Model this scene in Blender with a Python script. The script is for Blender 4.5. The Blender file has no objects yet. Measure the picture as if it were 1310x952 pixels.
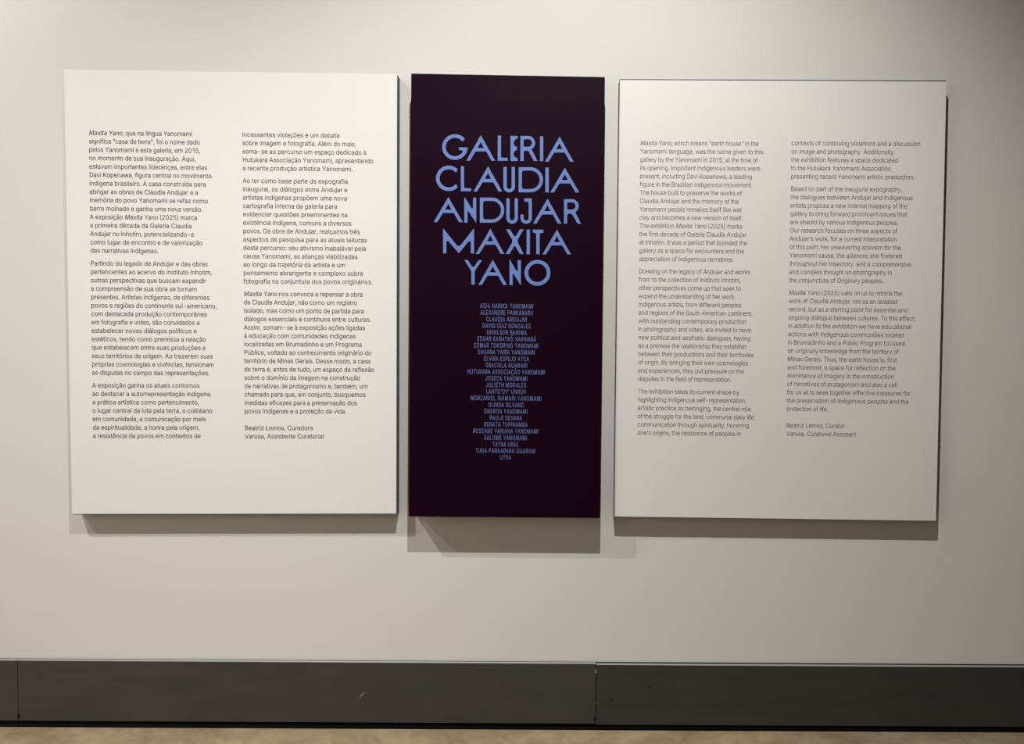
import bpy, math, random
from mathutils import Vector, Matrix
from mathutils.geometry import tessellate_polygon
random.seed(4)
S = bpy.context.scene
COL = S.collection

# ------------------------------------------------------------------ camera
D, H, F = 3.02, 1.537, 985.0                    # metres from wall, eye height, focal length in px of a 1310 px frame
YAW, PITCH, ROLL, CX, CY = 0.0061, -0.0365, -0.0084, 704.09, 475.98
cy_, sy_ = math.cos(YAW), math.sin(YAW)
cp_, sp_ = math.cos(PITCH), math.sin(PITCH)
cr_, sr_ = math.cos(ROLL), math.sin(ROLL)
RM = (Matrix(((cy_, sy_, 0), (-sy_, cy_, 0), (0, 0, 1))) @ Matrix(((1, 0, 0), (0, cp_, -sp_), (0, sp_, cp_)))
      @ Matrix(((cr_, 0, sr_), (0, 1, 0), (-sr_, 0, cr_))))       # columns: right, forward, up
EYE = Vector((0, -D, H))
cd = bpy.data.cameras.new('camera'); cam = bpy.data.objects.new('camera', cd); COL.objects.link(cam)
r_, f_, u_ = RM.col[0], RM.col[1], RM.col[2]
M4 = Matrix.Identity(4)
for i in range(3):
    M4[i][0], M4[i][1], M4[i][2], M4[i][3] = r_[i], u_[i], -f_[i], EYE[i]
cam.matrix_world = M4
cd.sensor_fit = 'HORIZONTAL'; cd.sensor_width = 36.0; cd.lens = F * 36 / 1310
cd.shift_x = (655 - CX) / 1310; cd.shift_y = (CY - 476) / 1310
cd.clip_start = 0.02
S.camera = cam

def hit(px, py, y=0.0):
    """where the sight line of a photograph pixel meets the upright plane at depth y"""
    d = RM @ Vector(((px - CX) / F, 1.0, -(py - CY) / F))
    return EYE + d * ((y - EYE.y) / d.y)

# ------------------------------------------------------------------ world, lamps, exposure
W = bpy.data.worlds.new('world'); S.world = W; W.use_nodes = True
W.node_tree.nodes['Background'].inputs[0].default_value = (1.0, 0.955, 0.87, 1)
W.node_tree.nodes['Background'].inputs[1].default_value = 0.03
S.view_settings.view_transform = 'Standard'; S.view_settings.look = 'None'
S.view_settings.gamma = 1; S.view_settings.use_curve_mapping = False
S.view_settings.exposure = 0.0

def spot(name, loc, aim, power, cone, blend, color, size=0.025):
    l = bpy.data.lights.new(name, 'SPOT'); l.energy = power; l.color = color
    l.spot_size = math.radians(cone); l.spot_blend = blend; l.shadow_soft_size = size
    o = bpy.data.objects.new(name, l); COL.objects.link(o); o.location = loc
    o.rotation_euler = (Vector(aim) - Vector(loc)).to_track_quat('-Z', 'Y').to_euler()
    return o
# added soft fill on the left, standing in for unseen gallery light
al = bpy.data.lights.new('left_fill', 'AREA'); al.shape = 'RECTANGLE'; al.size = 3.0; al.size_y = 3.0; al.energy = 84; al.color = (1.0, 0.95, 0.86)
ao = bpy.data.objects.new('left_fill', al); COL.objects.link(ao); ao.location = (-5.5, -4.5, 2.6)
ao.rotation_euler = (Vector((-2.0, 0, 0.6)) - ao.location).to_track_quat('-Z', 'Y').to_euler()
ZL = H + 3.0
KP = 63.3                                         # watts per unit of the fitted lamp strengths
spot('spotlight', (0.0, -2.25, ZL), (0.25, 0, 0.66), 8.9 * KP, 85.5, 1.0, (1.0, 0.982, 0.948), 0.02)
spot('spotlight.001', (-3.14, -2.2, ZL + 0.35), (-2.15, 0, 1.5), 9.2 * KP, 70, 1.0, (1.0, 0.965, 0.935), 0.02)
spot('spotlight.002', (-4.3, -2.25, ZL), (-0.02, 0, -2.09), 4.16 * KP, 53.4, 1.0, (1.0, 0.96, 0.90), 0.035)

# ------------------------------------------------------------------ materials
def mat(name, base, rough=0.6, spec=0.5, noise=None, bump=None, metallic=0.0, stretch=(1, 1, 1)):
    m = bpy.data.materials.new(name); m.use_nodes = True; nt = m.node_tree
    b = nt.nodes['Principled BSDF']
    b.inputs['Base Color'].default_value = (*base, 1); b.inputs['Roughness'].default_value = rough
    b.inputs['Specular IOR Level'].default_value = spec; b.inputs['Metallic'].default_value = metallic
    tc = nt.nodes.new('ShaderNodeTexCoord'); mp = nt.nodes.new('ShaderNodeMapping')
    mp.inputs['Scale'].default_value = stretch
    nt.links.new(tc.outputs['Object'], mp.inputs['Vector'])
    if noise:
        scale, detail, c2, lo, hi = noise
        n = nt.nodes.new('ShaderNodeTexNoise'); n.inputs['Scale'].default_value = scale; n.inputs['Detail'].default_value = detail
        nt.links.new(mp.outputs[0], n.inputs['Vector'])
        r = nt.nodes.new('ShaderNodeValToRGB'); r.color_ramp.elements[0].position = lo; r.color_ramp.elements[1].position = hi
        r.color_ramp.elements[0].color = (*base, 1); r.color_ramp.elements[1].color = (*c2, 1)
        nt.links.new(n.outputs['Fac'], r.inputs[0]); nt.links.new(r.outputs[0], b.inputs['Base Color'])
    if bump:
        scale, strength, dist = bump
        n2 = nt.nodes.new('ShaderNodeTexNoise'); n2.inputs['Scale'].default_value = scale; n2.inputs['Detail'].default_value = 4
        nt.links.new(mp.outputs[0], n2.inputs['Vector'])
        bp = nt.nodes.new('ShaderNodeBump'); bp.inputs['Strength'].default_value = strength; bp.inputs['Distance'].default_value = dist
        nt.links.new(n2.outputs['Fac'], bp.inputs['Height']); nt.links.new(bp.outputs[0], b.inputs['Normal'])
    return m
WALL = mat('wall_paint', (0.655, 0.637, 0.607), 0.75, 0.3, (1.3, 3, (0.643, 0.628, 0.592), 0.35, 0.65), (90, 0.12, 0.002))
SHEET = mat('white_print_sheet', (0.73, 0.718, 0.694), 0.55, 0.4, (0.9, 2, (0.722, 0.712, 0.684), 0.35, 0.65))
SIDE = mat('charcoal_panel_side', (0.022, 0.024, 0.026), 0.5, 0.4)
PURPLE = mat('aubergine_print_sheet', (0.0098, 0.0009, 0.0072), 0.5, 0.06, (2.0, 2, (0.0085, 0.0006, 0.0066), 0.35, 0.65))
INK = mat('dark_grey_ink', (0.045, 0.042, 0.04), 0.6, 0.3)
INKL = mat('grey_ink', (0.06, 0.056, 0.053), 0.6, 0.3)
BLUE = mat('blue_ink', (0.125, 0.205, 0.49), 0.6, 0.3)
BLUED = mat('small_blue_ink', (0.14, 0.18, 0.43), 0.6, 0.3)
BASE = mat('dark_grey_board', (0.047, 0.0445, 0.0395), 0.45, 0.4, (3.0, 5, (0.039, 0.0395, 0.036), 0.35, 0.65), (60, 0.1, 0.001), stretch=(1, 1, 8))
BASE_R = mat('dark_slate_board', (0.040, 0.041, 0.038), 0.45, 0.35, (3.0, 5, (0.033, 0.035, 0.034), 0.35, 0.65), (60, 0.1, 0.001), stretch=(1, 1, 8))
CAP = mat('grey_top_edge', (0.31, 0.305, 0.29), 0.4, 0.5)
GAP_SHADE = mat('gap_shade_black', (0.003, 0.003, 0.003), 0.7, 0.1)  # near black, stands for the shade in the baseboard gaps
CHIP = mat('pale_chip', (0.35, 0.33, 0.29), 0.8, 0.2)
SCUFF = mat('grey_scuff', (0.14, 0.13, 0.115), 0.8, 0.2)
DARK = mat('dark_dent', (0.006, 0.006, 0.006), 0.8, 0.2)
SMUDGE = mat('wall_smudge', (0.50, 0.47, 0.44), 0.8, 0.2)

# concrete floor: layered mottling and streaks
FLOOR = mat('polished_concrete', (0.285, 0.212, 0.128), 0.45, 0.4, (4.0, 7, (0.39, 0.30, 0.19), 0.36, 0.64), (30, 0.15, 0.002), stretch=(1, 1.6, 1))
nt = FLOOR.node_tree; b = nt.nodes['Principled BSDF']; src = b.inputs['Base Color'].links[0].from_socket
n = nt.nodes.new('ShaderNodeTexNoise'); n.inputs['Scale'].default_value = 17; n.inputs['Detail'].default_value = 8; n.inputs['Distortion'].default_value = 1.2
r = nt.nodes.new('ShaderNodeValToRGB'); r.color_ramp.elements[0].position = 0.38; r.color_ramp.elements[1].position = 0.60
r.color_ramp.elements[0].color = (0.78, 0.77, 0.74, 1); r.color_ramp.elements[1].color = (1, 1, 1, 1)
mx = nt.nodes.new('ShaderNodeMix'); mx.data_type = 'RGBA'; mx.blend_type = 'MULTIPLY'; mx.inputs[0].default_value = 0.8
nt.links.new(nt.nodes['Texture Coordinate'].outputs['Object'], n.inputs['Vector']); nt.links.new(n.outputs['Fac'], r.inputs[0])
nt.links.new(src, mx.inputs[6]); nt.links.new(r.outputs[0], mx.inputs[7]); nt.links.new(mx.outputs[2], b.inputs['Base Color'])

# ------------------------------------------------------------------ mesh helpers
def obj(name, verts, faces, material, parent=None, bevel=0.0):
    me = bpy.data.meshes.new(name); me.from_pydata([tuple(v) for v in verts], [], faces); me.update()
    me.materials.append(material)
    o = bpy.data.objects.new(name, me); COL.objects.link(o)
    if parent: o.parent = parent
    if bevel:
        bv = o.modifiers.new('bevel', 'BEVEL'); bv.width = bevel; bv.segments = 2; bv.limit_method = 'ANGLE'
    return o

def slab(quad_front, y_back):
    """box from a front quad (TL, TR, BR, BL) back to depth y_back"""
    v = [tuple(q) for q in quad_front] + [(q[0], y_back, q[2]) for q in quad_front]
    f = [(3, 2, 1, 0), (4, 5, 6, 7), (0, 1, 5, 4), (1, 2, 6, 5), (2, 3, 7, 6), (3, 0, 4, 7)]
    return v, f

def box(x0, x1, y0, y1, z0, z1):
    return slab([(x0, y0, z1), (x1, y0, z1), (x1, y0, z0), (x0, y0, z0)], y1)

def struct(o):
    o['kind'] = 'structure'; return o

# ------------------------------------------------------------------ the setting
XL, XR = -7.0, 6.0
wall = struct(obj('wall_back', *box(XL, XR, 0.0, 0.2, -0.05, 5.6), WALL))
floor = struct(obj('floor', *box(XL, XR, -7.0, 0.2, -0.2, 0.0), FLOOR))

# small marks on the plaster
def blot(name, px, py, w, h, y, material, parent, n=9, rot=0.0):
    c = hit(px, py, y); vs = [c]
    for k in range(n):
        a = 2 * math.pi * k / n; rr = random.uniform(0.6, 1.1)
        dx, dz = math.cos(a) * w * rr, math.sin(a) * h * rr
        vs.append(c + Vector((dx * math.cos(rot) - dz * math.sin(rot), 0, dx * math.sin(rot) + dz * math.cos(rot))))
    return obj(name, vs, [(0, 1 + (k + 1) % n, 1 + k) for k in range(n)], material, parent)
for px, py, w, h in ((1246, 150, .004, .006), (1243, 240, .003, .003), (277, 703, .003, .002)):
    blot('smudge', px, py, w, h, -0.0006, SMUDGE, wall)

# baseboard: a recessed plinth, painted black for the shade of the gaps, carries three long boards with a pale top edge
YB = -0.021
zt0, zb0 = hit(400, 847.2, YB).z, hit(400, 924.0, YB).z
base = struct(obj('baseboard_back', *box(XL, XR, -0.0075, 0.0, 0.0, zt0 - 0.0012), GAP_SHADE))  # also fills the gap at the wall; its black paints the shade there
x1, x2 = hit(23, 885, YB).x, hit(762.3, 885, YB).x
segs = [(XL, x1 - .001, 0.0, 0.0), (x1 + .001, x2 - .0012, 0.0, -0.0005), (x2 + .0012, XR, -0.003, -0.0022)]
boards = []
for xa, xb, dz, dy in segs:
    bd = obj('baseboard_board', *box(xa, xb, YB + dy, -0.0075, zb0 + dz, zt0 + dz - 0.0008), BASE_R if xa > 0 else BASE, base, 0.0008)
    boards.append(bd)
    obj('top_edge', *box(xa, xb, YB + dy + 0.0005, -0.0075, zt0 + dz - 0.0008, zt0 + dz), CAP, base)
obj('plinth_rail', *box(XL, XR, -0.0095, -0.0075, 0.009, 0.014), mat('rail', (0.012, 0.013, 0.015), 0.5, 0.2), base)
yf = YB - 0.0006
blot('scuff', 463, 888.5, .018, .0055, yf - .0003, SCUFF, boards[1], 9, 0.75)
blot('scuff', 468, 887, .007, .002, yf - .0006, SCUFF, boards[1], 7, -0.5)
blot('scuff', 457, 896, .006, .0015, yf - .0006, SCUFF, boards[1], 7, 0.6)
y3 = YB - 0.0027
blot('chip', 762.1, 859, .0025, .012, y3, CHIP, boards[2], 9)
blot('chip', 764, 900, .008, .0018, y3, SCUFF, boards[2], 9)
blot('chip', 761, 920, .006, .012, y3, DARK, boards[1], 7)
blot('chip', 23.5, 917, .005, .012, y3, DARK, boards[1], 7)
blot('dent', 782, 895.5, .006, .004, y3, DARK, boards[2], 8, -0.5)
blot('dent', 830, 879.5, .005, .003, y3, DARK, boards[2], 8)
blot('dent', 1267, 870, .003, .003, y3, DARK, boards[2], 8)
blot('scuff', 853, 871, .016, .004, y3, mat('faint_scuff', (0.062, 0.06, 0.054), 0.7, 0.3), boards[2], 10)

# ------------------------------------------------------------------ lettering
GLYPHS = r"""
" 160 39,159 35,254 68,254 64,159/96,159 93,254 125,254 122,159
' 103 39,159 35,254 68,254 64,159
( 137 45,103 50,162 66,221 88,270 118,270 95,214 81,157 76,103 80,57 94,8 118,-48 88,-48 69,-11 56,27 47,66
) 137 19,-48 43,9 57,58 61,103 56,157 41,214 19,270 48,270 71,221 86,162 92,103 89,65 81,27 67,-11 48,-48
, 94 19,-60 34,36 68,36 42,-60
- 227 168,122 168,94 57,94 57,122
. 94 39,-1 31,4 26,12 26,29 31,37 39,42 56,42 64,37 69,29 71,20 69,12 64,4 56,-1
0 227 113,-3 87,0 65,12 47,31 34,57 27,89 24,127 27,165 35,197 48,223 65,242 87,254 113,258 139,254 161,242 179,223 192,197 200,165 203,127 200,89 192,57 179,31 162,12 140,0/113,25 131,28 145,37 157,52 165,72 170,97 172,127 170,157 165,182 157,203 145,218 131,227 113,230 96,227 82,218 70,203 62,182 56,157 56,97 62,72 70,52 82,37 96,28
1 190 138,254 138,0 106,0 105,224 43,179 43,213 99,254
2 227 32,0 32,24 141,141 155,163 160,186 159,198 154,209 146,218 137,224 112,230 86,224 69,207 65,195 64,181 33,181 35,202 43,221 55,237 72,248 91,255 112,258 134,255 153,248 169,237 181,223 188,205 191,186 185,159 168,129 76,30 76,28 195,28 195,0
5 227 111,-3 89,-1 70,6 54,16 41,30 33,47 30,65 61,65 69,44 87,30 111,25 125,27 138,32 149,41 157,52 162,66 164,81 162,97 157,111 148,122 137,131 124,137 109,138 84,134 64,123 34,126 48,254 183,254 183,226 75,226 68,151 89,162 115,167 131,165 147,160 161,153 172,143 182,130 189,116 194,99 195,82 193,58 184,38 171,21 154,8 134,-1
: 94 39,-1 31,4 26,12 26,29 31,37 39,42 56,42 64,37 69,29 71,20 69,12 64,4 56,-1/48,135 39,137 31,142 26,149 26,167 31,174 39,179 48,181 56,179 64,174 69,167 71,158 69,149 64,142 56,137
A 240 8,0 101,254 138,254 231,0 198,0 119,222 43,0/55,71 55,99 185,99 185,71
B 228 30,0 30,254 121,254 145,252 164,245 180,235 190,221 197,205 199,187 198,172 193,160 178,143 157,133 157,131 170,129 182,123 192,114 201,102 207,86 209,68 207,50 200,33 189,20 172,9 151,2 123,0/62,29 122,29 148,31 165,40 175,53 178,68 176,81 171,92 163,102 153,109 140,114 62,115/62,143 119,143 144,148 162,163 168,186 165,202 156,214 141,223 120,226 62,226
C 255 134,-3 103,1 75,12 52,32 35,58 24,90 20,127 24,165 35,197 52,223 75,242 103,254 134,258 170,252 201,236 214,224 232,193 236,174 204,174 195,197 179,214 158,224 134,228 111,225 92,216 75,202 62,182 54,157 52,127 54,97 63,72 75,53 92,38 112,29 134,26 158,30 179,40 195,57 204,80 236,80 232,62 224,45 214,31 187,9 170,2 153,-2
D 251 109,0 48,0 48,29 107,29 136,31 159,40 177,55 189,75 197,99 200,128 197,156 190,180 177,200 160,214 138,223 110,226 47,226 47,254 113,254 147,251 176,239 200,221 217,196 227,164 231,128 227,91 217,59 199,34 175,15 145,4/62,254 62,0 30,0 30,254
E 209 30,0 30,254 186,254 186,226 62,226 62,143 178,143 178,114 62,114 62,29 188,29 188,0
F 205 30,0 30,254 185,254 185,226 62,226 62,139 173,139 173,111 62,111 62,0
G 260 134,-3 102,1 75,13 52,32 35,58 24,90 20,127 24,165 35,197 52,223 74,242 102,254 132,258 170,252 187,245 202,235 225,208 232,192 237,174 204,174 194,197 178,213 158,224 133,228 111,225 92,216 75,202 62,182 54,157 52,127 54,97 63,72 75,53 92,38 112,29 134,26 155,29 172,36 187,47 198,62 205,80 207,101 141,100 141,128 239,128 239,100 236,71 225,45 209,25 188,9 163,0
H 258 30,0 30,254 62,254 62,144 196,144 196,254 228,254 228,0 196,0 196,116 62,116 62,0
I 92 30,0 30,254 62,254 62,0
J 198 93,-3 62,2 38,16 22,40 17,73 17,86 49,86 52,52 61,37 75,28 93,25 110,28 124,37 133,52 136,73 136,254 168,254 168,73 163,40 147,16 123,2
K 233 52,73 52,108 87,152 182,254 224,254 116,138 114,138/30,0 30,254 62,254 62,0/186,0 94,130 114,155 224,0
L 196 30,0 30,254 62,254 62,29 181,29 181,0
M 314 30,0 30,254 76,254 157,58 238,254 284,254 284,0 252,0 252,203 171,0 143,0 62,203 62,0
N 262 30,0 30,254 68,254 199,40 199,254 232,254 232,0 193,0 62,213 62,0
O 267 133,-3 103,1 75,12 52,32 35,58 24,90 20,127 24,165 35,197 52,223 75,242 103,254 133,258 164,254 192,242 215,223 232,197 243,165 247,127 243,90 232,58 215,32 192,12 164,1/133,26 155,29 175,38 191,52 204,72 212,97 215,127 212,157 204,182 191,202 175,216 155,225 133,228 112,225 92,216 75,202 63,182 54,157 52,127 54,97 63,72 75,52 92,38 112,29
P 222 30,0 30,254 118,254 144,252 166,244 183,231 195,215 202,195 204,174 202,152 195,133 183,116 166,104 144,96 118,93 62,93 62,0/62,121 116,121 134,123 149,128 159,136 167,147 171,160 171,188 167,201 159,211 148,219 134,224 116,226 62,226
Q 267 123,80 156,80 234,-24 200,-24/133,-3 103,1 75,12 52,32 35,58 24,90 20,127 24,165 35,197 52,223 75,242 103,254 133,258 164,254 192,242 215,223 232,197 243,165 247,127 243,90 232,58 215,32 192,12 164,1/133,26 155,29 175,38 191,52 204,72 212,97 215,127 212,157 204,182 191,202 175,216 155,225 133,228 112,225 92,216 75,202 63,182 54,157 52,127 54,97 63,72 75,52 92,38 112,29
R 224 30,0 30,254 118,254 145,252 167,244 183,232 195,217 202,198 205,176 202,154 195,136 183,120 166,109 145,101 118,99 62,99 62,0/62,128 135,129 149,133 160,141 167,150 173,176 167,202 159,212 149,220 134,224 116,226 62,226/177,0 115,115 151,115 214,0
S 223 112,-4 86,-2 64,5 46,15 32,30 23,48 19,68 52,68 55,55 62,44 71,35 83,29 112,25 128,26 143,30 155,37 165,46 171,57 173,70 171,81 166,89 148,102 64,130 43,145 30,163 26,186 29,206 37,224 51,238 69,249 90,256 114,258 137,256 158,249 175,238 189,224 197,208 200,189 169,189 163,206 151,219 134,227 112,229 97,228 84,224 73,218 64,209 59,199 58,188 60,176 65,167 85,154 156,132 179,119 197,99 202,85 204,69 201,50 193,32 180,17 162,5 139,-2
T 224 16,226 16,254 208,254 208,226 128,226 128,0 96,0 96,226
U 259 129,-4 101,-1 77,8 57,22 42,40 33,62 30,87 30,254 62,254 62,89 64,72 70,57 80,44 94,34 110,28 129,26 149,28 165,34 179,44 188,57 194,72 196,89 196,254 229,254 229,87 226,62 216,40 201,22 182,8 157,-1
V 240 102,0 8,254 42,254 120,38 197,254 231,254 139,0
W 343 78,0 8,254 41,254 97,45 153,254 190,254 246,45 302,254 335,254 265,0 228,0 171,212 115,0
X 237 9,0 98,130 15,254 52,254 119,154 187,254 223,254 139,130 228,0 191,0 118,106 46,0
Y 236 102,0 102,104 8,254 46,254 118,134 191,254 228,254 134,104 134,0
Z 219 21,0 21,23 160,226 20,226 20,254 198,254 198,231 60,29 200,29 200,0
a 195 80,-4 63,-3 47,2 34,11 24,22 17,37 15,54 17,69 29,90 39,97 63,105 117,113 133,117 138,128 133,148 120,161 98,165 75,161 59,150 50,137 20,146 29,161 39,173 52,182 66,188 97,192 119,190 143,180 153,172 161,160 167,145 168,0 138,0 138,26 136,26 126,12 108,1/85,23 101,24 114,29 124,37 132,47 136,57 138,69 138,95 130,91 67,79 52,70 47,62 46,52 51,36 65,26
b 212 115,-4 99,-3 86,2 69,16 59,29 56,29 56,0 26,0 26,254 57,254 57,160 59,160 69,173 86,186 98,191 115,192 137,189 156,180 173,166 185,146 193,122 195,94 193,66 185,42 173,23 157,8 137,-1/110,23 126,26 140,33 150,44 158,58 163,75 163,114 158,131 150,145 140,156 126,163 110,165 94,163 81,156 70,145 62,131 56,95 58,75 63,58 70,43 81,32 94,26
c 198 104,-4 79,-1 58,8 41,23 28,43 20,66 17,94 20,122 28,146 41,165 58,180 79,189 104,192 130,189 153,178 170,161 181,138 151,131 145,145 135,155 121,162 104,165 86,162 73,155 62,144 54,129 48,94 50,75 54,59 62,44 73,33 86,26 104,23 121,26 135,33 146,44 152,59 181,51 171,28 153,11 130,0
d 212 98,-4 75,-1 56,8 40,23 27,42 20,66 17,94 20,122 27,146 40,166 56,180 75,189 98,192 114,191 126,186 144,173 153,160 155,160 155,254 186,254 186,0 156,0 156,29 153,29 143,16 126,2 114,-3/102,23 118,26 132,32 142,43 150,58 154,75 156,95 150,131 142,145 132,156 118,163 102,165 86,163 72,156 62,145 54,131 48,95 50,75 54,58 62,44 73,33 86,26
e 202 106,-4 80,-1 58,8 41,23 28,42 20,66 17,93 20,121 28,145 40,165 58,180 78,189 103,192 133,187 147,180 160,170 170,157 179,141 184,121 186,85 50,85 50,69 55,53 64,40 76,31 90,25 106,23 127,26 143,36 153,53 182,45 177,32 168,20 156,10 141,2 125,-3/153,110 153,119 149,134 141,147 131,157 118,163 103,165 87,163 73,157 62,147 54,135 49,110
f 127 114,190 114,164 3,164 3,190/40,0 40,216 42,231 48,243 57,252 68,259 94,265 121,260 114,234 97,237 85,235 77,230 72,221 71,0
g 213 103,-75 84,-74 67,-70 41,-55 25,-35 51,-20 61,-33 77,-44 103,-49 124,-46 141,-38 152,-23 156,-3 156,34 153,34 143,21 126,8 114,4 97,2 76,5 56,13 40,27 28,45 20,68 17,96 20,123 27,147 40,166 56,180 76,189 98,192 114,191 127,186 144,173 154,159 157,159 157,190 186,190 186,-4 183,-27 175,-45 162,-59 145,-68 125,-73/102,30 118,32 132,38 142,47 150,61 155,77 155,115 150,132 142,146 132,156 119,163 102,165 86,163 73,156 62,145 54,131 50,115 48,96 54,61 62,48 73,38 86,32
h 205 57,0 26,0 26,254 57,254 57,157 62,166 76,181 94,189 114,192 132,190 148,184 161,174 170,160 177,142 179,120 179,0 148,0 148,118 145,137 136,152 123,161 105,165 80,159 63,141 58,129
i 83 26,0 26,190 57,190 57,0/42,221 27,227 22,234 22,249 27,256 42,262 57,256 62,249 62,234 57,227
j 83 26,190 57,190 57,-15 51,-45 43,-56 32,-65 19,-70 -5,-71 -5,-43 12,-42 20,-36 25,-27/42,221 27,227 22,234 20,242 22,249 27,256 42,262 57,256 63,242 57,227
k 190 55,68 55,106 60,106 142,190 180,190 92,100 89,100/26,0 26,254 57,254 57,0/147,0 74,93 96,114 186,0
l 84 27,0 27,254 57,254 57,0
m 305 26,0 26,190 56,190 56,155 59,162 66,173 86,188 110,193 129,190 144,180 154,166 160,157 161,160 169,172 190,187 218,193 234,191 249,186 261,177 270,164 276,148 278,128 278,0 248,0 248,127 245,145 236,156 224,163 209,165 197,164 187,160 173,145 168,124 168,0 137,0 137,130 134,144 126,156 115,163 100,165 79,160 70,154 63,145 58,133 57,0
n 205 57,0 26,0 26,190 56,190 56,155 62,166 76,181 94,189 114,192 132,190 147,184 160,174 170,160 176,142 179,120 179,0 148,0 148,118 145,137 136,152 123,161 105,165 80,159 63,141 58,129
o 208 104,-4 79,-1 58,8 41,23 28,43 20,66 17,94 20,122 28,146 41,165 58,180 79,189 104,192 128,189 149,180 167,165 180,146 188,122 191,94 188,66 180,43 167,23 149,8 128,-1/104,23 121,26 135,33 146,44 154,59 158,75 160,94 154,129 146,144 135,155 121,162 104,165 86,162 73,155 62,144 54,129 48,94 50,75 54,59 62,44 73,33 86,26
p 212 26,-71 26,190 56,190 56,160 59,160 69,173 86,186 98,191 115,192 137,189 156,180 173,166 185,146 193,122 195,94 193,66 185,42 173,23 157,8 137,-1 115,-4 99,-3 86,2 69,16 59,29 57,29 57,-71/110,23 126,26 140,33 150,44 158,58 163,75 163,114 158,131 150,145 140,156 126,163 110,165 94,163 81,156 70,145 62,131 56,95 58,75 63,58 70,43 81,32 94,26
q 212 186,-71 155,-71 155,29 153,29 143,16 126,2 114,-3 98,-4 75,-1 56,8 40,23 27,42 20,66 17,94 20,122 27,146 40,166 56,180 75,189 98,192 114,191 126,186 144,173 153,160 156,160 156,190 186,190/102,23 118,26 132,32 142,43 150,58 154,75 156,95 150,131 142,145 132,156 118,163 102,165 86,163 72,156 62,145 54,131 48,95 50,75 54,58 62,44 73,33 86,26
r 130 26,0 26,190 56,190 56,160 58,160 65,173 76,184 90,190 122,192 122,161 103,163 80,157 70,151 63,142 58,131 57,0
s 182 91,-4 72,-3 56,2 42,9 31,19 23,32 18,47 47,53 53,40 62,30 75,25 91,23 108,25 122,31 131,40 134,51 132,60 127,68 118,74 75,85 52,93 36,104 27,119 23,137 26,152 33,166 43,177 58,185 74,190 94,192 112,191 127,186 140,179 149,170 162,145 134,139 129,149 121,158 110,164 94,166 78,164 65,158 57,150 54,139 56,129 62,122 86,111 115,105 137,97 153,86 162,71 166,53 163,37 156,24 145,12 130,3 112,-2
t 114 102,190 102,164 3,164 3,190/32,236 63,236 64,38 68,31 75,26 101,27 107,1 84,-2 62,1 46,11 36,26 32,46
u 205 91,-3 73,-1 57,5 44,15 35,29 28,47 26,69 26,190 57,190 57,72 60,52 68,37 82,28 100,25 125,31 134,38 142,48 148,76 148,190 179,190 179,0 149,0 149,35 143,23 129,8 111,0
v 195 81,0 9,190 42,190 97,30 152,190 186,190 113,0
w 284 69,0 11,190 44,190 86,45 126,190 158,190 199,45 240,190 272,190 215,0 184,0 142,146 99,0
x 189 10,0 76,97 14,190 50,190 95,120 141,190 176,190 113,97 179,0 143,0 94,74 46,0
y 195 24,-69 31,-43 52,-44 65,-37 75,-18 81,-1 9,190 42,190 98,28 153,190 186,190 102,-29 88,-54 70,-68 46,-73 32,-72
z 190 21,0 21,23 127,161 24,161 24,190 166,190 166,165 63,30 63,28 169,28 169,0
Á 240 8,0 101,254 138,254 231,0 198,0 119,222 43,0/55,71 55,99 185,99 185,71/106,279 130,329 164,329 131,279
Ã 240 8,0 101,254 138,254 231,0 198,0 119,222 43,0/55,71 55,99 185,99 185,71/142,288 130,290 101,302 94,298 92,288 70,288 72,303 78,314 86,321 98,324 110,322 139,309 145,313 149,323 169,323 167,309 162,298 153,290
Ç 255 134,-3 103,1 75,12 52,32 35,58 24,90 20,127 24,165 35,197 52,223 75,242 103,254 134,258 170,252 201,236 214,224 232,193 236,174 204,174 195,197 179,214 158,224 134,228 111,225 92,216 75,202 62,182 54,157 52,127 54,97 63,72 75,53 92,38 112,29 134,26 158,30 179,40 195,57 204,80 236,80 232,62 224,45 214,31 187,9 170,2 153,-2/114,-73 114,-55 134,-55 147,-53 151,-44 147,-35 120,-33 125,6 142,6 142,-16 156,-19 166,-24 172,-32 174,-44 171,-57 164,-66 152,-71
É 209 30,0 30,254 186,254 186,226 62,226 62,143 178,143 178,114 62,114 62,29 188,29 188,0/95,279 119,329 153,329 121,279
Í 92 30,0 30,254 62,254 62,0/33,279 57,329 91,329 58,279
Õ 267 133,-3 103,1 75,12 52,32 35,58 24,90 20,127 24,165 35,197 52,223 75,242 103,254 133,258 164,254 192,242 215,223 232,197 243,165 247,127 243,90 232,58 215,32 192,12 164,1/133,26 155,29 175,38 191,52 204,72 212,97 215,127 212,157 204,182 191,202 175,216 155,225 133,228 112,225 92,216 75,202 63,182 54,157 52,127 54,97 63,72 75,52 92,38 112,29/156,288 143,290 122,300 114,302 108,298 105,288 84,288 86,303 91,314 100,321 111,324 124,322 153,309 159,313 162,323 183,323 181,309 175,298 167,290
Ú 259 129,-4 101,-1 77,8 57,22 42,40 33,62 30,87 30,254 62,254 62,89 64,72 70,57 80,44 94,34 110,28 129,26 149,28 165,34 179,44 188,57 194,72 196,89 196,254 229,254 229,87 226,62 216,40 201,22 182,8 157,-1/116,279 140,329 174,329 141,279
Ý 236 102,0 102,104 8,254 46,254 118,134 191,254 228,254 134,104 134,0/104,279 128,329 163,329 130,279
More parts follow.
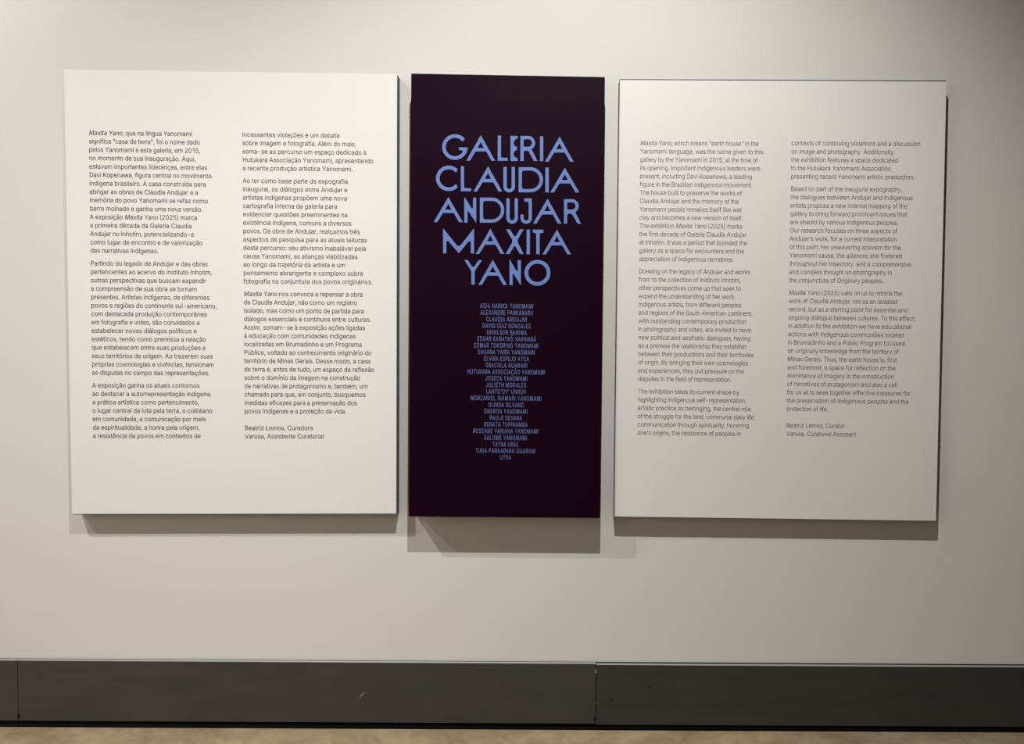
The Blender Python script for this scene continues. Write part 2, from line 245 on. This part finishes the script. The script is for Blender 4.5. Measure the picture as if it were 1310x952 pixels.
à 195 80,-4 63,-3 47,2 34,11 24,22 17,37 15,54 17,69 29,90 39,97 63,105 117,113 133,117 138,128 133,148 120,161 98,165 75,161 59,150 50,137 20,146 29,161 39,173 52,182 66,188 97,192 119,190 143,180 153,172 161,160 167,145 168,0 138,0 138,26 136,26 126,12 108,1/85,23 101,24 114,29 124,37 132,47 136,57 138,69 138,95 130,91 67,79 52,70 47,62 46,52 51,36 65,26/83,214 50,265 84,265 108,214
á 195 80,-4 63,-3 47,2 34,11 24,22 17,37 15,54 17,69 29,90 39,97 63,105 117,113 133,117 138,128 133,148 120,161 98,165 75,161 59,150 50,137 20,146 29,161 39,173 52,182 66,188 97,192 119,190 143,180 153,172 161,160 167,145 168,0 138,0 138,26 136,26 126,12 108,1/85,23 101,24 114,29 124,37 132,47 136,57 138,69 138,95 130,91 67,79 52,70 47,62 46,52 51,36 65,26/81,214 105,265 139,265 106,214
â 195 80,-4 63,-3 47,2 34,11 24,22 17,37 15,54 17,69 29,90 39,97 63,105 117,113 133,117 138,128 133,148 120,161 98,165 75,161 59,150 50,137 20,146 29,161 39,173 52,182 66,188 97,192 119,190 143,180 153,172 161,160 167,145 168,0 138,0 138,26 136,26 126,12 108,1/85,23 101,24 114,29 124,37 132,47 136,57 138,69 138,95 130,91 67,79 52,70 47,62 46,52 51,36 65,26/70,218 40,219 80,265 109,265 149,218 119,218 95,248
ã 195 80,-4 63,-3 47,2 34,11 24,22 17,37 15,54 17,69 29,90 39,97 63,105 117,113 133,117 138,128 133,148 120,161 98,165 75,161 59,150 50,137 20,146 29,161 39,173 52,182 66,188 97,192 119,190 143,180 153,172 161,160 167,145 168,0 138,0 138,26 136,26 126,12 108,1/85,23 101,24 114,29 124,37 132,47 136,57 138,69 138,95 130,91 67,79 52,70 47,62 46,52 51,36 65,26/117,223 105,225 75,237 69,233 66,224 45,224 47,238 52,249 61,257 73,259 85,257 105,247 114,245 120,248 123,258 144,258 142,244 137,233 128,226
ç 198 104,-4 79,-1 58,8 41,23 28,43 20,66 17,94 20,122 28,146 41,165 58,180 79,189 104,192 130,189 153,178 170,161 181,138 151,131 145,145 135,155 121,162 104,165 86,162 73,155 62,144 54,129 48,94 50,75 54,59 62,44 73,33 86,26 104,23 121,26 135,33 146,44 152,59 181,51 171,28 153,11 130,0/85,-71 85,-53 105,-53 118,-51 122,-42 118,-34 105,-31 91,-31 96,8 112,8 112,-15 127,-17 137,-22 142,-30 144,-42 142,-55 135,-64 123,-70
é 202 106,-4 80,-1 58,8 41,23 28,42 20,66 17,93 20,121 28,145 40,165 58,180 78,189 103,192 133,187 147,180 160,170 170,157 179,141 184,121 186,85 50,85 50,69 55,53 64,40 76,31 90,25 106,23 127,26 143,36 153,53 182,45 177,32 168,20 156,10 141,2 125,-3/153,110 153,119 149,134 141,147 131,157 118,163 103,165 87,163 73,157 62,147 54,135 49,110/88,214 112,265 146,265 114,214
ê 202 106,-4 80,-1 58,8 41,23 28,42 20,66 17,93 20,121 28,145 40,165 58,180 78,189 103,192 133,187 147,180 160,170 170,157 179,141 184,121 186,85 50,85 50,69 55,53 64,40 76,31 90,25 106,23 127,26 143,36 153,53 182,45 177,32 168,20 156,10 141,2 125,-3/153,110 153,119 149,134 141,147 131,157 118,163 103,165 87,163 73,157 62,147 54,135 49,110/77,218 47,219 87,265 116,265 157,218 126,218 102,248
í 83 26,0 26,190 57,190 57,0/28,214 52,265 86,265 53,214
ó 208 104,-4 79,-1 58,8 41,23 28,43 20,66 17,94 20,122 28,146 41,165 58,180 79,189 104,192 128,189 149,180 167,165 180,146 188,122 191,94 188,66 180,43 167,23 149,8 128,-1/104,23 121,26 135,33 146,44 154,59 158,75 160,94 154,129 146,144 135,155 121,162 104,165 86,162 73,155 62,144 54,129 48,94 50,75 54,59 62,44 73,33 86,26/90,214 114,265 148,265 115,214
ô 208 104,-4 79,-1 58,8 41,23 28,43 20,66 17,94 20,122 28,146 41,165 58,180 79,189 104,192 128,189 149,180 167,165 180,146 188,122 191,94 188,66 180,43 167,23 149,8 128,-1/104,23 121,26 135,33 146,44 154,59 158,75 160,94 154,129 146,144 135,155 121,162 104,165 86,162 73,155 62,144 54,129 48,94 50,75 54,59 62,44 73,33 86,26/79,218 49,219 89,265 118,265 158,218 128,218 104,248
õ 208 104,-4 79,-1 58,8 41,23 28,43 20,66 17,94 20,122 28,146 41,165 58,180 79,189 104,192 128,189 149,180 167,165 180,146 188,122 191,94 188,66 180,43 167,23 149,8 128,-1/104,23 121,26 135,33 146,44 154,59 158,75 160,94 154,129 146,144 135,155 121,162 104,165 86,162 73,155 62,144 54,129 48,94 50,75 54,59 62,44 73,33 86,26/126,223 114,225 84,237 78,233 75,224 54,224 56,238 61,249 70,257 82,259 94,257 114,247 123,245 129,248 132,258 153,258 151,244 146,233 137,226
ú 205 91,-3 73,-1 57,5 44,15 35,29 28,47 26,69 26,190 57,190 57,72 60,52 68,37 82,28 100,25 125,31 134,38 142,48 148,76 148,190 179,190 179,0 149,0 149,35 143,23 129,8 111,0/89,214 113,265 147,265 114,214
’ 88 26,159 41,254 75,254 49,159
“ 150 26,159 52,254 75,254 60,159/87,159 114,254 137,254 122,159
” 150 26,159 41,254 75,254 49,159/87,159 102,254 137,254 111,159
"""
# glyph outlines of a plain grotesque, 1/500 of the type size
GL = {}
for line in GLYPHS.strip('\n').split('\n'):
    c, rest = line[0], line[2:]
    a, cs = rest.split(' ', 1)
    GL[c] = (int(a) / 500.0, [[tuple(int(t) / 500.0 for t in p.split(',')) for p in k.split(' ')] for k in cs.split('/')])
SPACE = 0.188

def offset_poly(P, w):
    """move every edge of a closed outline outwards by w (font orientation: outer clockwise, holes counter-clockwise)"""
    n = len(P); out = []
    for k in range(n):
        p0, p1, p2 = Vector(P[k - 1]), Vector(P[k]), Vector(P[(k + 1) % n])
        d1, d2 = (p1 - p0).normalized(), (p2 - p1).normalized()
        n1, n2 = Vector((-d1.y, d1.x)), Vector((-d2.y, d2.x))
        m = n1 + n2
        l = max(m.length_squared / 2, 0.35)
        out.append(tuple(p1 + m * (w / l)))
    return out

def area(P):
    return sum(P[k - 1][0] * P[k][1] - P[k][0] * P[k - 1][1] for k in range(len(P))) / 2

def fill2d(contours):
    """triangles of a flat shape with holes"""
    cu = bpy.data.curves.new('t', 'CURVE'); cu.dimensions = '2D'; cu.fill_mode = 'BOTH'
    for P in contours:
        s = cu.splines.new('POLY'); s.points.add(len(P) - 1); s.use_cyclic_u = True
        for q, p in zip(s.points, P): q.co = (p[0], p[1], 0, 1)
    o = bpy.data.objects.new('t', cu); me = o.to_mesh()
    vs = [(v.co.x, v.co.y) for v in me.vertices]; fs = []
    for p in me.polygons:
        ix = list(p.vertices)
        q = [vs[i] for i in ix]
        if area(q) < 0: ix.reverse()
        fs.append(tuple(ix))
    o.to_mesh_clear(); bpy.data.objects.remove(o); bpy.data.curves.remove(cu)
    return vs, fs

CACHE = {}
def glyph(c, w):
    if (c, w) not in CACHE:
        cs = GL[c][1]
        big = max(cs, key=lambda P: abs(area(P)))
        sgn = 1 if area(big) < 0 else -1
        outer = [P for P in cs if area(P) * sgn < 0]; holes = [P for P in cs if area(P) * sgn > 0]
        V, Fc = [], []
        for lay_, P in enumerate(outer):                                       # strokes of one letter may overlap: fill each with the holes it holds
            bx = (min(p[0] for p in P), max(p[0] for p in P), min(p[1] for p in P), max(p[1] for p in P))
            inside = [h for h in holes if all(bx[0] <= p[0] <= bx[1] and bx[2] <= p[1] <= bx[3] for p in h)]
            vs, fs = fill2d([offset_poly(q, w * sgn) for q in [P] + inside])
            o = len(V); V += [(x, y, lay_ * 0.00006) for x, y in vs]; Fc += [tuple(o + i for i in f) for f in fs]
        CACHE[(c, w)] = (V, Fc)
    return CACHE[(c, w)]

def natural(text):
    return sum(SPACE if c == ' ' else GL[c][0] for c in text)

def lay(text, a, b_, up, size, w, verts, faces, sx0, y):
    """set one line from point a to point b_ on the sheet; *word* is slanted"""
    text = text.replace('“', '"').replace('”', '"')
    plain = text.replace('*', '')
    L = (b_ - a).length; dx = (b_ - a) / L
    n = len(plain)
    adv = natural(plain) * size * sx0
    sx0 *= min(1.04, max(0.86, (L / adv) ** 0.6)); adv = natural(plain) * size * sx0
    track = (L - adv) / max(n - 1, 1)
    x = 0.0; it = False
    for c in text:
        if c == '*': it = not it; continue
        if c == ' ': x += SPACE * size * sx0 + track; continue
        vs, fs = glyph(c, w); o = len(verts)
        for (gx, gy, dy) in vs:
            if it: gx += gy * 0.2
            p = a + dx * (x + gx * size * sx0) + up * (gy * size)
            verts.append((p.x, y - dy, p.z))
        faces.extend([tuple(o + i for i in f) for f in fs])
        x += GL[c][0] * size * sx0 + track

def thing(name, label, cat, loc, group=None):
    o = bpy.data.objects.new(name, None); COL.objects.link(o); o.location = loc; o.empty_display_size = 0.1
    o['label'] = label; o['category'] = cat
    if group: o['group'] = group
    return o

class Panel:
    def __init__(s, px, depth, label, sheet, side, grow, group):
        """px: TL, TR, BR, BL pixels of the front face; grow: how far the dark backing peeps out (left, right, bottom, top)"""
        s.y = -depth; s.px = px
        s.q = [hit(x, y, s.y) for x, y in px]
        c = (s.q[2] + s.q[3]) / 2
        s.root = thing('text_panel', label, 'panel', (c.x, 0, c.z), group)
        inv = Matrix.Translation((-c.x, 0, -c.z)); s.inv = inv
        th = 0.004
        loc = [inv @ v for v in s.q]
        obj('printed_sheet', *slab(loc, s.y + th), sheet, s.root, 0.0008)
        l, r, bt, t = grow
        g = [(-l, t), (r, t), (r, -bt), (-l, -bt)]
        lb = [Vector((v.x + dx, s.y + th, v.z + dz)) for v, (dx, dz) in zip(loc, g)]
        obj('backing_box', *slab(lb, -0.0006), side, s.root, 0.0008)
        s.up = ((s.q[0] - s.q[3]).normalized() + (s.q[1] - s.q[2]).normalized()).normalized()
    def slope(s, y):
        (a, b), (c, d), (e, f), (g, h) = s.px
        t = (y - b) / (h - b)
        return (d - b) / (c - a) * (1 - t) + (f - h) / (e - g) * t
    def local(s, verts):
        return [s.inv @ Vector(v) for v in verts]
    def column(s, paras, xs, ys, last, size, w, ink, sx):
        """paras: list of (first grid index, [(text, end x)]); xs, ys: left edge and baseline px of grid rows 0 and last"""
        for i0, lines in paras:
            V, Fc = [], []
            for k, (t, xe) in enumerate(lines):
                f = (i0 + k) / last
                x0 = xs[0] + (xs[1] - xs[0]) * f; y0 = ys[0] + (ys[1] - ys[0]) * f
                a = hit(x0, y0, s.y); b = hit(xe, y0 + s.slope(y0) * (xe - x0), s.y)
                lay(t, a, b, s.up, size, w, V, Fc, sx, s.y - 0.0003)
            obj('paragraph', s.local(V), Fc, ink, s.root)

left = Panel([(82, 89.2), (508, 95), (507, 657.3), (92, 657.8)], .055,
             'large white wall panel with dark Portuguese text, left of the dark purple panel', SHEET, SIDE, (0, 0.0005, .003, 0), 'white text panels')
mid = Panel([(526, 94), (774, 98.5), (767.5, 663), (523, 661)], .0966,
            'narrow dark purple wall panel with blue title and list of names', PURPLE, SIDE, (0, 0, 0, 0), None)
right = Panel([(793, 102.3), (1211, 104.2), (1197.6, 666.6), (786, 661)], .055,
              'large white wall panel with thin grey English text, right of the dark purple panel', SHEET, SIDE, (.0003, 0, .0025, .005), 'white text panels')
for p in (left, mid, right):
    if 'group' in p.root: del p.root['group']

PXM = D / F                                       # metres per photograph pixel near the wall
SZ = 11.25 * PXM
left.column([
 (0, [("*Maxita Yano*, que na língua Yanomami", 246), ("significa “casa de terra”, foi o nome dado", 256), ("pelos Yanomami a esta galeria, em 2015,", 256.5),
      ("no momento de sua inauguração. Aqui,", 250.4), ("estavam importantes lideranças, entre elas", 265.2), ("Davi Kopenawa, figura central no movimento", 271),
      ("indígena brasileiro. A casa construída para", 263.8), ("abrigar as obras de Claudia Andujar e a", 253.7), ("memória do povo Yanomami se refaz como", 266.1),
      ("barro molhado e ganha uma nova versão.", 259.4), ("A exposição *Maxita Yano* (2025) marca", 252.5), ("a primeira década da Galeria Claudia", 245.7),
      ("Andujar no Inhotim, potencializando-a", 248.2), ("como lugar de encontro e de valorização", 259.1), ("das narrativas indígenas.", 202.9)]),
 (15.52, [("Partindo do legado de Andujar e das obras", 266.1), ("pertencentes ao acervo do Instituto Inhotim,", 271.5), ("outras perspectivas que buscam expandir", 263.8),
      ("a compreensão de sua obra se tornam", 252), ("presentes. Artistas indígenas, de diferentes", 268.2), ("povos e regiões do continente sul-americano,", 277.5),
      ("com destacada produção contemporânea", 264.9), ("em fotografia e vídeo, são convidados a", 255.7), ("estabelecer novos diálogos políticos e", 251.9),
      ("estéticos, tendo como premissa a relação", 263.6), ("que estabelecem entre suas produções e", 263.3), ("seus territórios de origem. Ao trazerem suas", 272.6),
      ("próprias cosmologias e vivências, tensionam", 274), ("as disputas no campo das representações.", 268.2)]),
 (30.03, [("A exposição ganha os atuais contornos", 255.6), ("ao destacar a autorrepresentação indígena,", 271), ("a prática artística como pertencimento,", 255),
      ("o lugar central da luta pela terra, o cotidiano", 271.9), ("em comunidade, a comunicação por meio", 264), ("da espiritualidade, a honra pela origem,", 255.6),
      ("a resistência de povos em contextos de", 257)]),
], (113.4, 118.7), (172.7, 560.4), 36.03, SZ, 0.005, INK, 0.97)
left.column([
 (0, [("incessantes violações e um debate", 434.8), ("sobre imagem e fotografia. Além do mais,", 455.9), ("soma-se ao percurso um espaço dedicado à", 469),
      ("Hutukara Associação Yanomami, apresentando", 477.8), ("a recente produção artística Yanomami.", 451.7)]),
 (5.5, [("Ao ter como base parte da expografia", 445.2), ("inaugural, os diálogos entre Andujar e", 444.8), ("artistas indígenas propõem uma nova", 444.3),
      ("cartografia interna da galeria para", 431.8), ("evidenciar questões preeminentes na", 445), ("existência indígena, comuns a diversos", 449.9),
      ("povos. Da obra de Andujar, realçamos três", 460.8), ("aspectos de pesquisa para as atuais leituras", 469.4), ("deste percurso: seu ativismo inabalável pela", 468.4),
      ("causa Yanomami, as alianças viabilizadas", 457.8), ("ao longo da trajetória da artista e um", 442), ("pensamento abrangente e complexo sobre", 464.7),
      ("fotografia na conjuntura dos povos originários.", 476.8)]),
 (19, [("*Maxita Yano* nos convoca a repensar a obra", 464.2), ("de Claudia Andujar, não como um registro", 457), ("isolado, mas como um ponto de partida para", 466.1),
      ("diálogos essenciais e contínuos entre culturas.", 474.9), ("Assim, somam-se à exposição ações ligadas", 467.3), ("à educação com comunidades indígenas", 455.4),
      ("localizadas em Brumadinho e um Programa", 463.1), ("Público, voltado ao conhecimento originário do", 475.2), ("território de Minas Gerais. Desse modo, a casa", 474),
      ("de terra é, antes de tudo, um espaço de reflexão", 478.9), ("sobre o domínio da imagem na construção", 460.8), ("de narrativas de protagonismo e, também, um", 470.5),
      ("chamado para que, em conjunto, busquemos", 468), ("medidas eficazes para a preservação dos", 457), ("povos indígenas e a proteção da vida.", 443.3)]),
 (35, [("Beatriz Lemos, Curadora", 400.6), ("Varusa, Assistente Curatorial", 414.6)]),
], (309.8, 313), (175, 561), 36, SZ, 0.005, INK, 0.97)
SR = SZ * 1.0
right.column([
 (0, [("*Maxita Yano*, which means “earth house” in the", 970.8), ("Yanomami language, was the name given to this", 976.8), ("gallery by the Yanomami in 2015, at the time of", 969.6),
      ("its opening. Important Indigenous leaders were", 972.8), ("present, including Davi Kopenawa, a leading", 962.2), ("figure in the Brazilian Indigenous movement.", 962.6),
      ("The house built to preserve the works of", 949.4), ("Claudia Andujar and the memory of the", 945.4), ("Yanomami people remakes itself like wet", 949),
      ("clay and becomes a new version of itself.", 950.3), ("The exhibition *Maxita Yano* (2025) marks", 949.8), ("the first decade of Galeria Claudia Andujar", 955.1),
      ("at Inhotim. It was a period that boosted the", 955.7), ("gallery as a space for encounters and the", 952.2), ("appreciation of Indigenous narratives.", 938.7)]),
 (15.5, [("Drawing on the legacy of Andujar and works", 960), ("from to the collection of Instituto Inhotim,", 947.9), ("other perspectives come up that seek to", 948),
      ("expand the understanding of her work.", 941.3), ("Indigenous artists, from different peoples", 948.5), ("and regions of the South American continent,", 962.9),
      ("with outstanding contemporary production", 955), ("in photography and video, are invited to have", 961), ("new political and aesthetic dialogues, having", 960.3),
      ("as a premise the relationship they establish", 955), ("between their productions and their territories", 964.1), ("of origin. By bringing their own cosmologies", 957.3),
      ("and experiences, they put pressure on the", 952), ("disputes in the field of representation.", 935.8)]),
 (30.02, [("The exhibition takes its current shape by", 945.9), ("highlighting Indigenous self-representation,", 954.8), ("artistic practice as belonging, the central role", 960.6),
      ("of the struggle for the land, communal daily life,", 966.5), ("communication through spirituality, honoring", 958.4), ("one’s origins, the resistance of peoples in", 948)]),
], (818.7, 815.2), (185.8, 556.3), 35.02, SR, -0.001, INKL, 0.97)
right.column([
 (0, [("contexts of continuing violations and a discussion", 1177.7), ("on image and photography. Additionally,", 1144.7), ("the exhibition features a space dedicated", 1149),
      ("to the Hutukara Yanomami Association,", 1141.8), ("presenting recent Yanomami artistic production.", 1170.2)]),
 (5.5, [("Based on part of the inaugural expography,", 1154.3), ("the dialogues between Andujar and Indigenous", 1168), ("artists propose a new internal mapping of the", 1160.9),
      ("gallery to bring forward prominent issues that", 1160.4), ("are shared by various Indigenous peoples.", 1149.4), ("Our research focuses on three aspects of", 1148.2),
      ("Andujar’s work, for a current interpretation", 1147.7), ("of this path: her unwavering activism for the", 1152.4), ("Yanomami cause, the alliances she fostered", 1154),
      ("throughout her trajectory, and a comprehensive", 1166), ("and complex thought on photography in", 1141.3), ("the conjuncture of Originary peoples.", 1130.2)]),
 (18, [("*Maxita Yano* (2025) calls on us to rethink the", 1154), ("work of Claudia Andujar, not as an isolated", 1147.8), ("record, but as a starting point for essential and", 1161),
      ("ongoing dialogue between cultures. To this effect,", 1171.3), ("in addition to the exhibition we have educational", 1165.9), ("actions with Indigenous communities located", 1156.6),
      ("in Brumadinho and a Public Program focused", 1157.7), ("on originary knowledge from the territory of", 1149.7), ("Minas Gerais. Thus, the earth house is, first", 1147.4),
      ("and foremost, a space for reflection on the", 1146), ("dominance of imagery in the construction", 1143.8), ("of narratives of protagonism and also a call", 1147.8),
      ("for us all to seek together effective measures for", 1164.6), ("the preservation of Indigenous peoples and the", 1162.5), ("protection of life.", 1059.6)]),
 (34, [("Beatriz Lemos, Curator", 1081), ("Varusa, Curatorial Assistant", 1095.3)]),
], (1012.3, 1005.5), (186, 557.6), 35, SR, -0.001, INKL, 0.97)

# the list of names on the purple panel, one row each
NAMES = [("AIDA HARIKA YANOMAMI", 395, 890, 0), ("ALEXANDRE PANKARARU", 397, 888, 0), ("CLAUDIA ANDUJAR", 452, 832, 0), ("DAVID DÍAZ GONZALES", 416, 866, 0),
 ("DENILSON BANIWA", 456, 830, 0), ("EDGAR KANAYKÕ XAKRIABÁ", 368, 915, 0), ("EDMAR TOKORINO YANOMAMI", 338, 940, 0), ("EHUANA YAIRA YANOMAMI", 374, 905, 0),
 ("ELVIRA ESPEJO AYCA", 430, 850, 0), ("GRACIELA GUARANI", 443, 835, 0), ("HUTUKARA ASSOCIAÇÃO YANOMAMI", 275, 1001, 0), ("JOSECA YANOMAMI", 443, 835, 0),
 ("JULIETH MORALES", 450, 823, 0), ("LANTO’OY’ UNRUH", 450, 822, 0), ("MORZANIEL IRAMARI YANOMAMI", 305, 966, 0), ("OLINDA SILVANO", 470, 802, 0),
 ("ONERON YANOMAMI", 430, 837, 0), ("PAULO DESANA", 483, 785, 0), ("RENATA TUPINAMBÁ", 430, 837, 0), ("ROSEANE YARIANA YANOMAMI", 328, 937, 0),
 ("SALOMÉ YANOMAMI", 430, 832, 0), ("TAYNÁ URÁZ", 510, 752, 0), ("TINIÁ PANKARARU GUARANI", 353, 910, 0), ("UÝRA", 577, 684, 0)]
for k, (t, a, b, _) in enumerate(NAMES):
    xa, xb = 560 + a / 7.278, 560 + b / 7.278
    y0 = 394.6 + k * (588.2 - 394.6) / 23
    V, Fc = [], []
    sl = mid.slope(y0)
    A, B = hit(xa, y0 - sl * (xb - xa) / 2, mid.y), hit(xb, y0 + sl * (xb - xa) / 2, mid.y)
    lay(t, A, B, mid.up, 5.9 / 0.508 * PXM * 0.96, 0.000, V, Fc, 0.57, mid.y - 0.0003)
    obj('name_line', mid.local(V), Fc, BLUED, mid.root)

# ------------------------------------------------------------------ the title, letter by letter (outlines in view units, cast onto the sheet)
def arc(cx, cy, rx, ry, a0, a1, n):
    return [(cx + rx * math.cos(math.radians(a0 + (a1 - a0) * k / n)), cy - ry * math.sin(math.radians(a0 + (a1 - a0) * k / n))) for k in range(n + 1)]
def A_(ax, top, l, r, bot):
    w, h = r - l, bot - top; m = ax - (l + r) / 2
    f = lambda u, v: (l + u * w + m * (1 - v), top + v * h)
    return [[f(.5, 0), f(1, 1), f(.873, 1), f(.70, .655), f(.675, .633), f(.33, .633), f(.305, .655), f(.122, 1), f(0, 1)],
            [f(.5, .265), f(.395, .485), f(.40, .5), f(.60, .5), f(.605, .485)]]
def bar(x0, x1, y0, y1): return [[(x0, y0), (x1, y0), (x1, y1), (x0, y1)]]
def L_(x0, xs, x1, y0, yt, y1):
    return [[(x0, y0), (xs, y0), (xs, yt - 22), (xs + 6, yt - 6), (xs + 20, yt), (x1, yt), (x1, y1), (x0, y1)]]
def E_(x0, xs, x1, y0, y1):
    k = (y1 - y0) / 464.0; m = x1 - 10
    f = lambda v: y0 + (v - 88) * k
    return [[(x0, y0), (x1, y0), (x1, f(140)), (x0 + 104, f(146)), (x0 + 78, f(163)), (xs, f(198)), (xs, f(237)), (x0 + 78, f(270)), (x0 + 96, f(286)), (m, f(292)),
             (m, f(348)), (x0 + 96, f(354)), (x0 + 78, f(370)), (xs, f(403)), (xs, f(442)), (x0 + 78, f(477)), (x0 + 104, f(494)), (x1, f(498)), (x1, y1), (x0, y1)]]
def R_(x0, t, xr, xl, y0, y1):
    h = y1 - y0; yb = y0 + .555 * h; rr = (yb - y0) / 2; cx = xr - rr; cy = y0 + rr; ri = rr - t
    out = [(x0, y0)] + arc(cx, cy, rr, rr, 90, -62, 12) + [(xl, y1), (xl - 1.12 * t, y1), (x0 + .49 * (xl - x0), yb + .07 * h), (x0 + .40 * (xl - x0), yb + .03 * h),
           (x0 + .27 * (xl - x0), yb + .035 * h), (x0 + t, yb + .09 * h), (x0 + t, y1), (x0, y1)]
    hole = arc(cx, cy, ri, ri, -90, 90, 10) + [(x0 + t + 20, cy - ri), (x0 + t + 4, cy - ri + 8), (x0 + t, cy - ri + 26), (x0 + t, cy + ri - 26), (x0 + t + 4, cy + ri - 8), (x0 + t + 20, cy + ri)]
    return [out, hole]
def D_(x0, t, x1, y0, y1):
    rr = (y1 - y0) / 2; cy = (y0 + y1) / 2; cx = x1 - rr; ri = rr - t
    hole = arc(cx, cy, ri, ri, -90, 90, 14) + [(x0 + t + 34, cy - ri), (x0 + t + 8, cy - ri + 12), (x0 + t, cy - ri + 42), (x0 + t, cy + ri - 42), (x0 + t + 8, cy + ri - 12), (x0 + t + 34, cy + ri)]
    return [[(x0, y0)] + arc(cx, cy, rr, rr, 90, -90, 18) + [(x0, y1)], hole]
def U_(x0, t, x1, y0, y1):
    rr = (x1 - x0) / 2; cx = (x0 + x1) / 2; cy = y1 - rr
    return [[(x0, y0), (x0 + t, y0)] + arc(cx, cy, rr - t, rr - t, 180, 360, 10) + [(x1 - t, y0), (x1, y0)] + arc(cx, cy, rr, rr, 360, 180, 12)]
def J_(x0, xs, t, x1, y0, yh, y1):
    rr = (x1 - x0) / 2; cx = (x0 + x1) / 2; cy = y1 - rr
    return [[(xs, y0), (x1, y0)] + arc(cx, cy, rr, rr, 360, 180, 12) + [(x0, yh), (x0 + t, yh)] + arc(cx, cy, rr - t, rr - t, 180, 360, 10) +
            [(x1 - t, y0 + t + 26), (x1 - t - 6, y0 + t + 6), (x1 - t - 22, y0 + t), (xs, y0 + t)]]
def N_(x0, t, x1, y0, y1):
    w, h = x1 - x0, y1 - y0
    return [[(x0, y0), (x0 + .03 * w, y0), (x0 + .60 * w, y0 + .43 * h), (x0 + .68 * w, y0 + .455 * h), (x1 - t, y0 + .42 * h), (x1 - t, y0 + .015 * h), (x1, y0 + .015 * h), (x1, y1),
             (x1 - .03 * w, y1), (x0 + .40 * w, y0 + .58 * h), (x0 + .33 * w, y0 + .55 * h), (x0 + t, y0 + .60 * h), (x0 + t, y1), (x0, y1)]]

ROWS = [
 ((560, 168, 14.556), [
   [[*arc(320, 293, 238, 238, 39, 358, 34), (395, 299), (395, 350), (440, 350), (464, 362), *arc(320, 293, 172, 172, -32, -324, 30)]],
   A_(802, 74, 533, 1068, 548), L_(1118, 1178, 1304, 80, 494, 549)]),
 ((645, 168, 14.556), [E_(118, 178, 250, 87, 553), R_(303, 59, 577, 620, 88, 553), bar(667, 727, 95, 555), A_(1032, 102, 760, 1292, 565)]),
 ((555, 208, 14.556), [
   [[*arc(277, 294, 236, 236, 45, 315, 30), *arc(277, 294, 170, 170, 322, 38, 28)]],
   L_(504, 562, 695, 70, 480, 535), A_(1010, 70, 738, 1273, 540), U_(1296, 62, 1511, 82, 556)]),
 ((655, 208, 14.556), [D_(124, 60, 577, 88, 554), bar(621, 684, 94, 555), A_(985, 97, 713, 1252, 558)]),
 ((552, 248, 13.1), [A_(283, 57, 37, 523, 474), N_(550, 54, 750, 58, 482), D_(811, 53, 1219, 65, 483)]),
 ((645, 248, 13.1), [U_(37, 54, 229, 77, 501), J_(274, 338, 53, 463, 78, 350, 502), A_(728, 82, 483, 959, 498), R_(1002, 53, 1249, 1288, 90, 500)]),
 ((560, 288, 7.278), [
   [[(50, 33), (54, 34), (172, 182), (183, 191), (195, 195), (207, 191), (218, 182), (333, 36), (338, 36), (338, 264), (308, 264), (308, 158), (300, 150), (288, 152),
     (195, 262), (102, 152), (90, 147), (80, 156), (80, 263), (50, 263)]],
   A_(490, 35, 354, 619, 268),
   [[(637, 40), (672, 40), (712, 103), (720, 107), (728, 103), (765, 40), (799, 40), (744, 136), (744, 160), (799, 269), (765, 269), (725, 201), (717, 196), (709, 201), (668, 269), (633, 269), (693, 162), (693, 136)]],
   bar(828, 858, 42, 271),
   [[(887, 42), (983, 44), (983, 71), (960, 73), (949, 84), (949, 271), (918, 271), (918, 84), (909, 73), (887, 69)]],
   A_(1110, 43, 975, 1241, 273)]),
 ((590, 328, 10.917), [
   [[(44, 51), (92, 51), (146, 136), (165, 148), (185, 138), (245, 54), (292, 54), (198, 190), (188, 218), (188, 393), (142, 393), (142, 218), (134, 192)]],
   A_(442, 48, 241, 638, 398), N_(675, 43, 833, 48, 402),
   [arc(1065, 230, 181, 180, 0, 354, 48), arc(1065, 230, 130, 129, 0, 353, 40)]]),
]
for (ox, oy, sc), letters in ROWS:
    for cs in letters:
        flat = [[hit(ox + x / sc, oy + y / sc, mid.y) for x, y in P] for P in cs]
        vs, fs = fill2d([[(p.x, p.z) for p in P] for P in flat])
        obj('letter', mid.local([(x, mid.y - 0.0004, z) for x, z in vs]), fs, BLUE, mid.root)
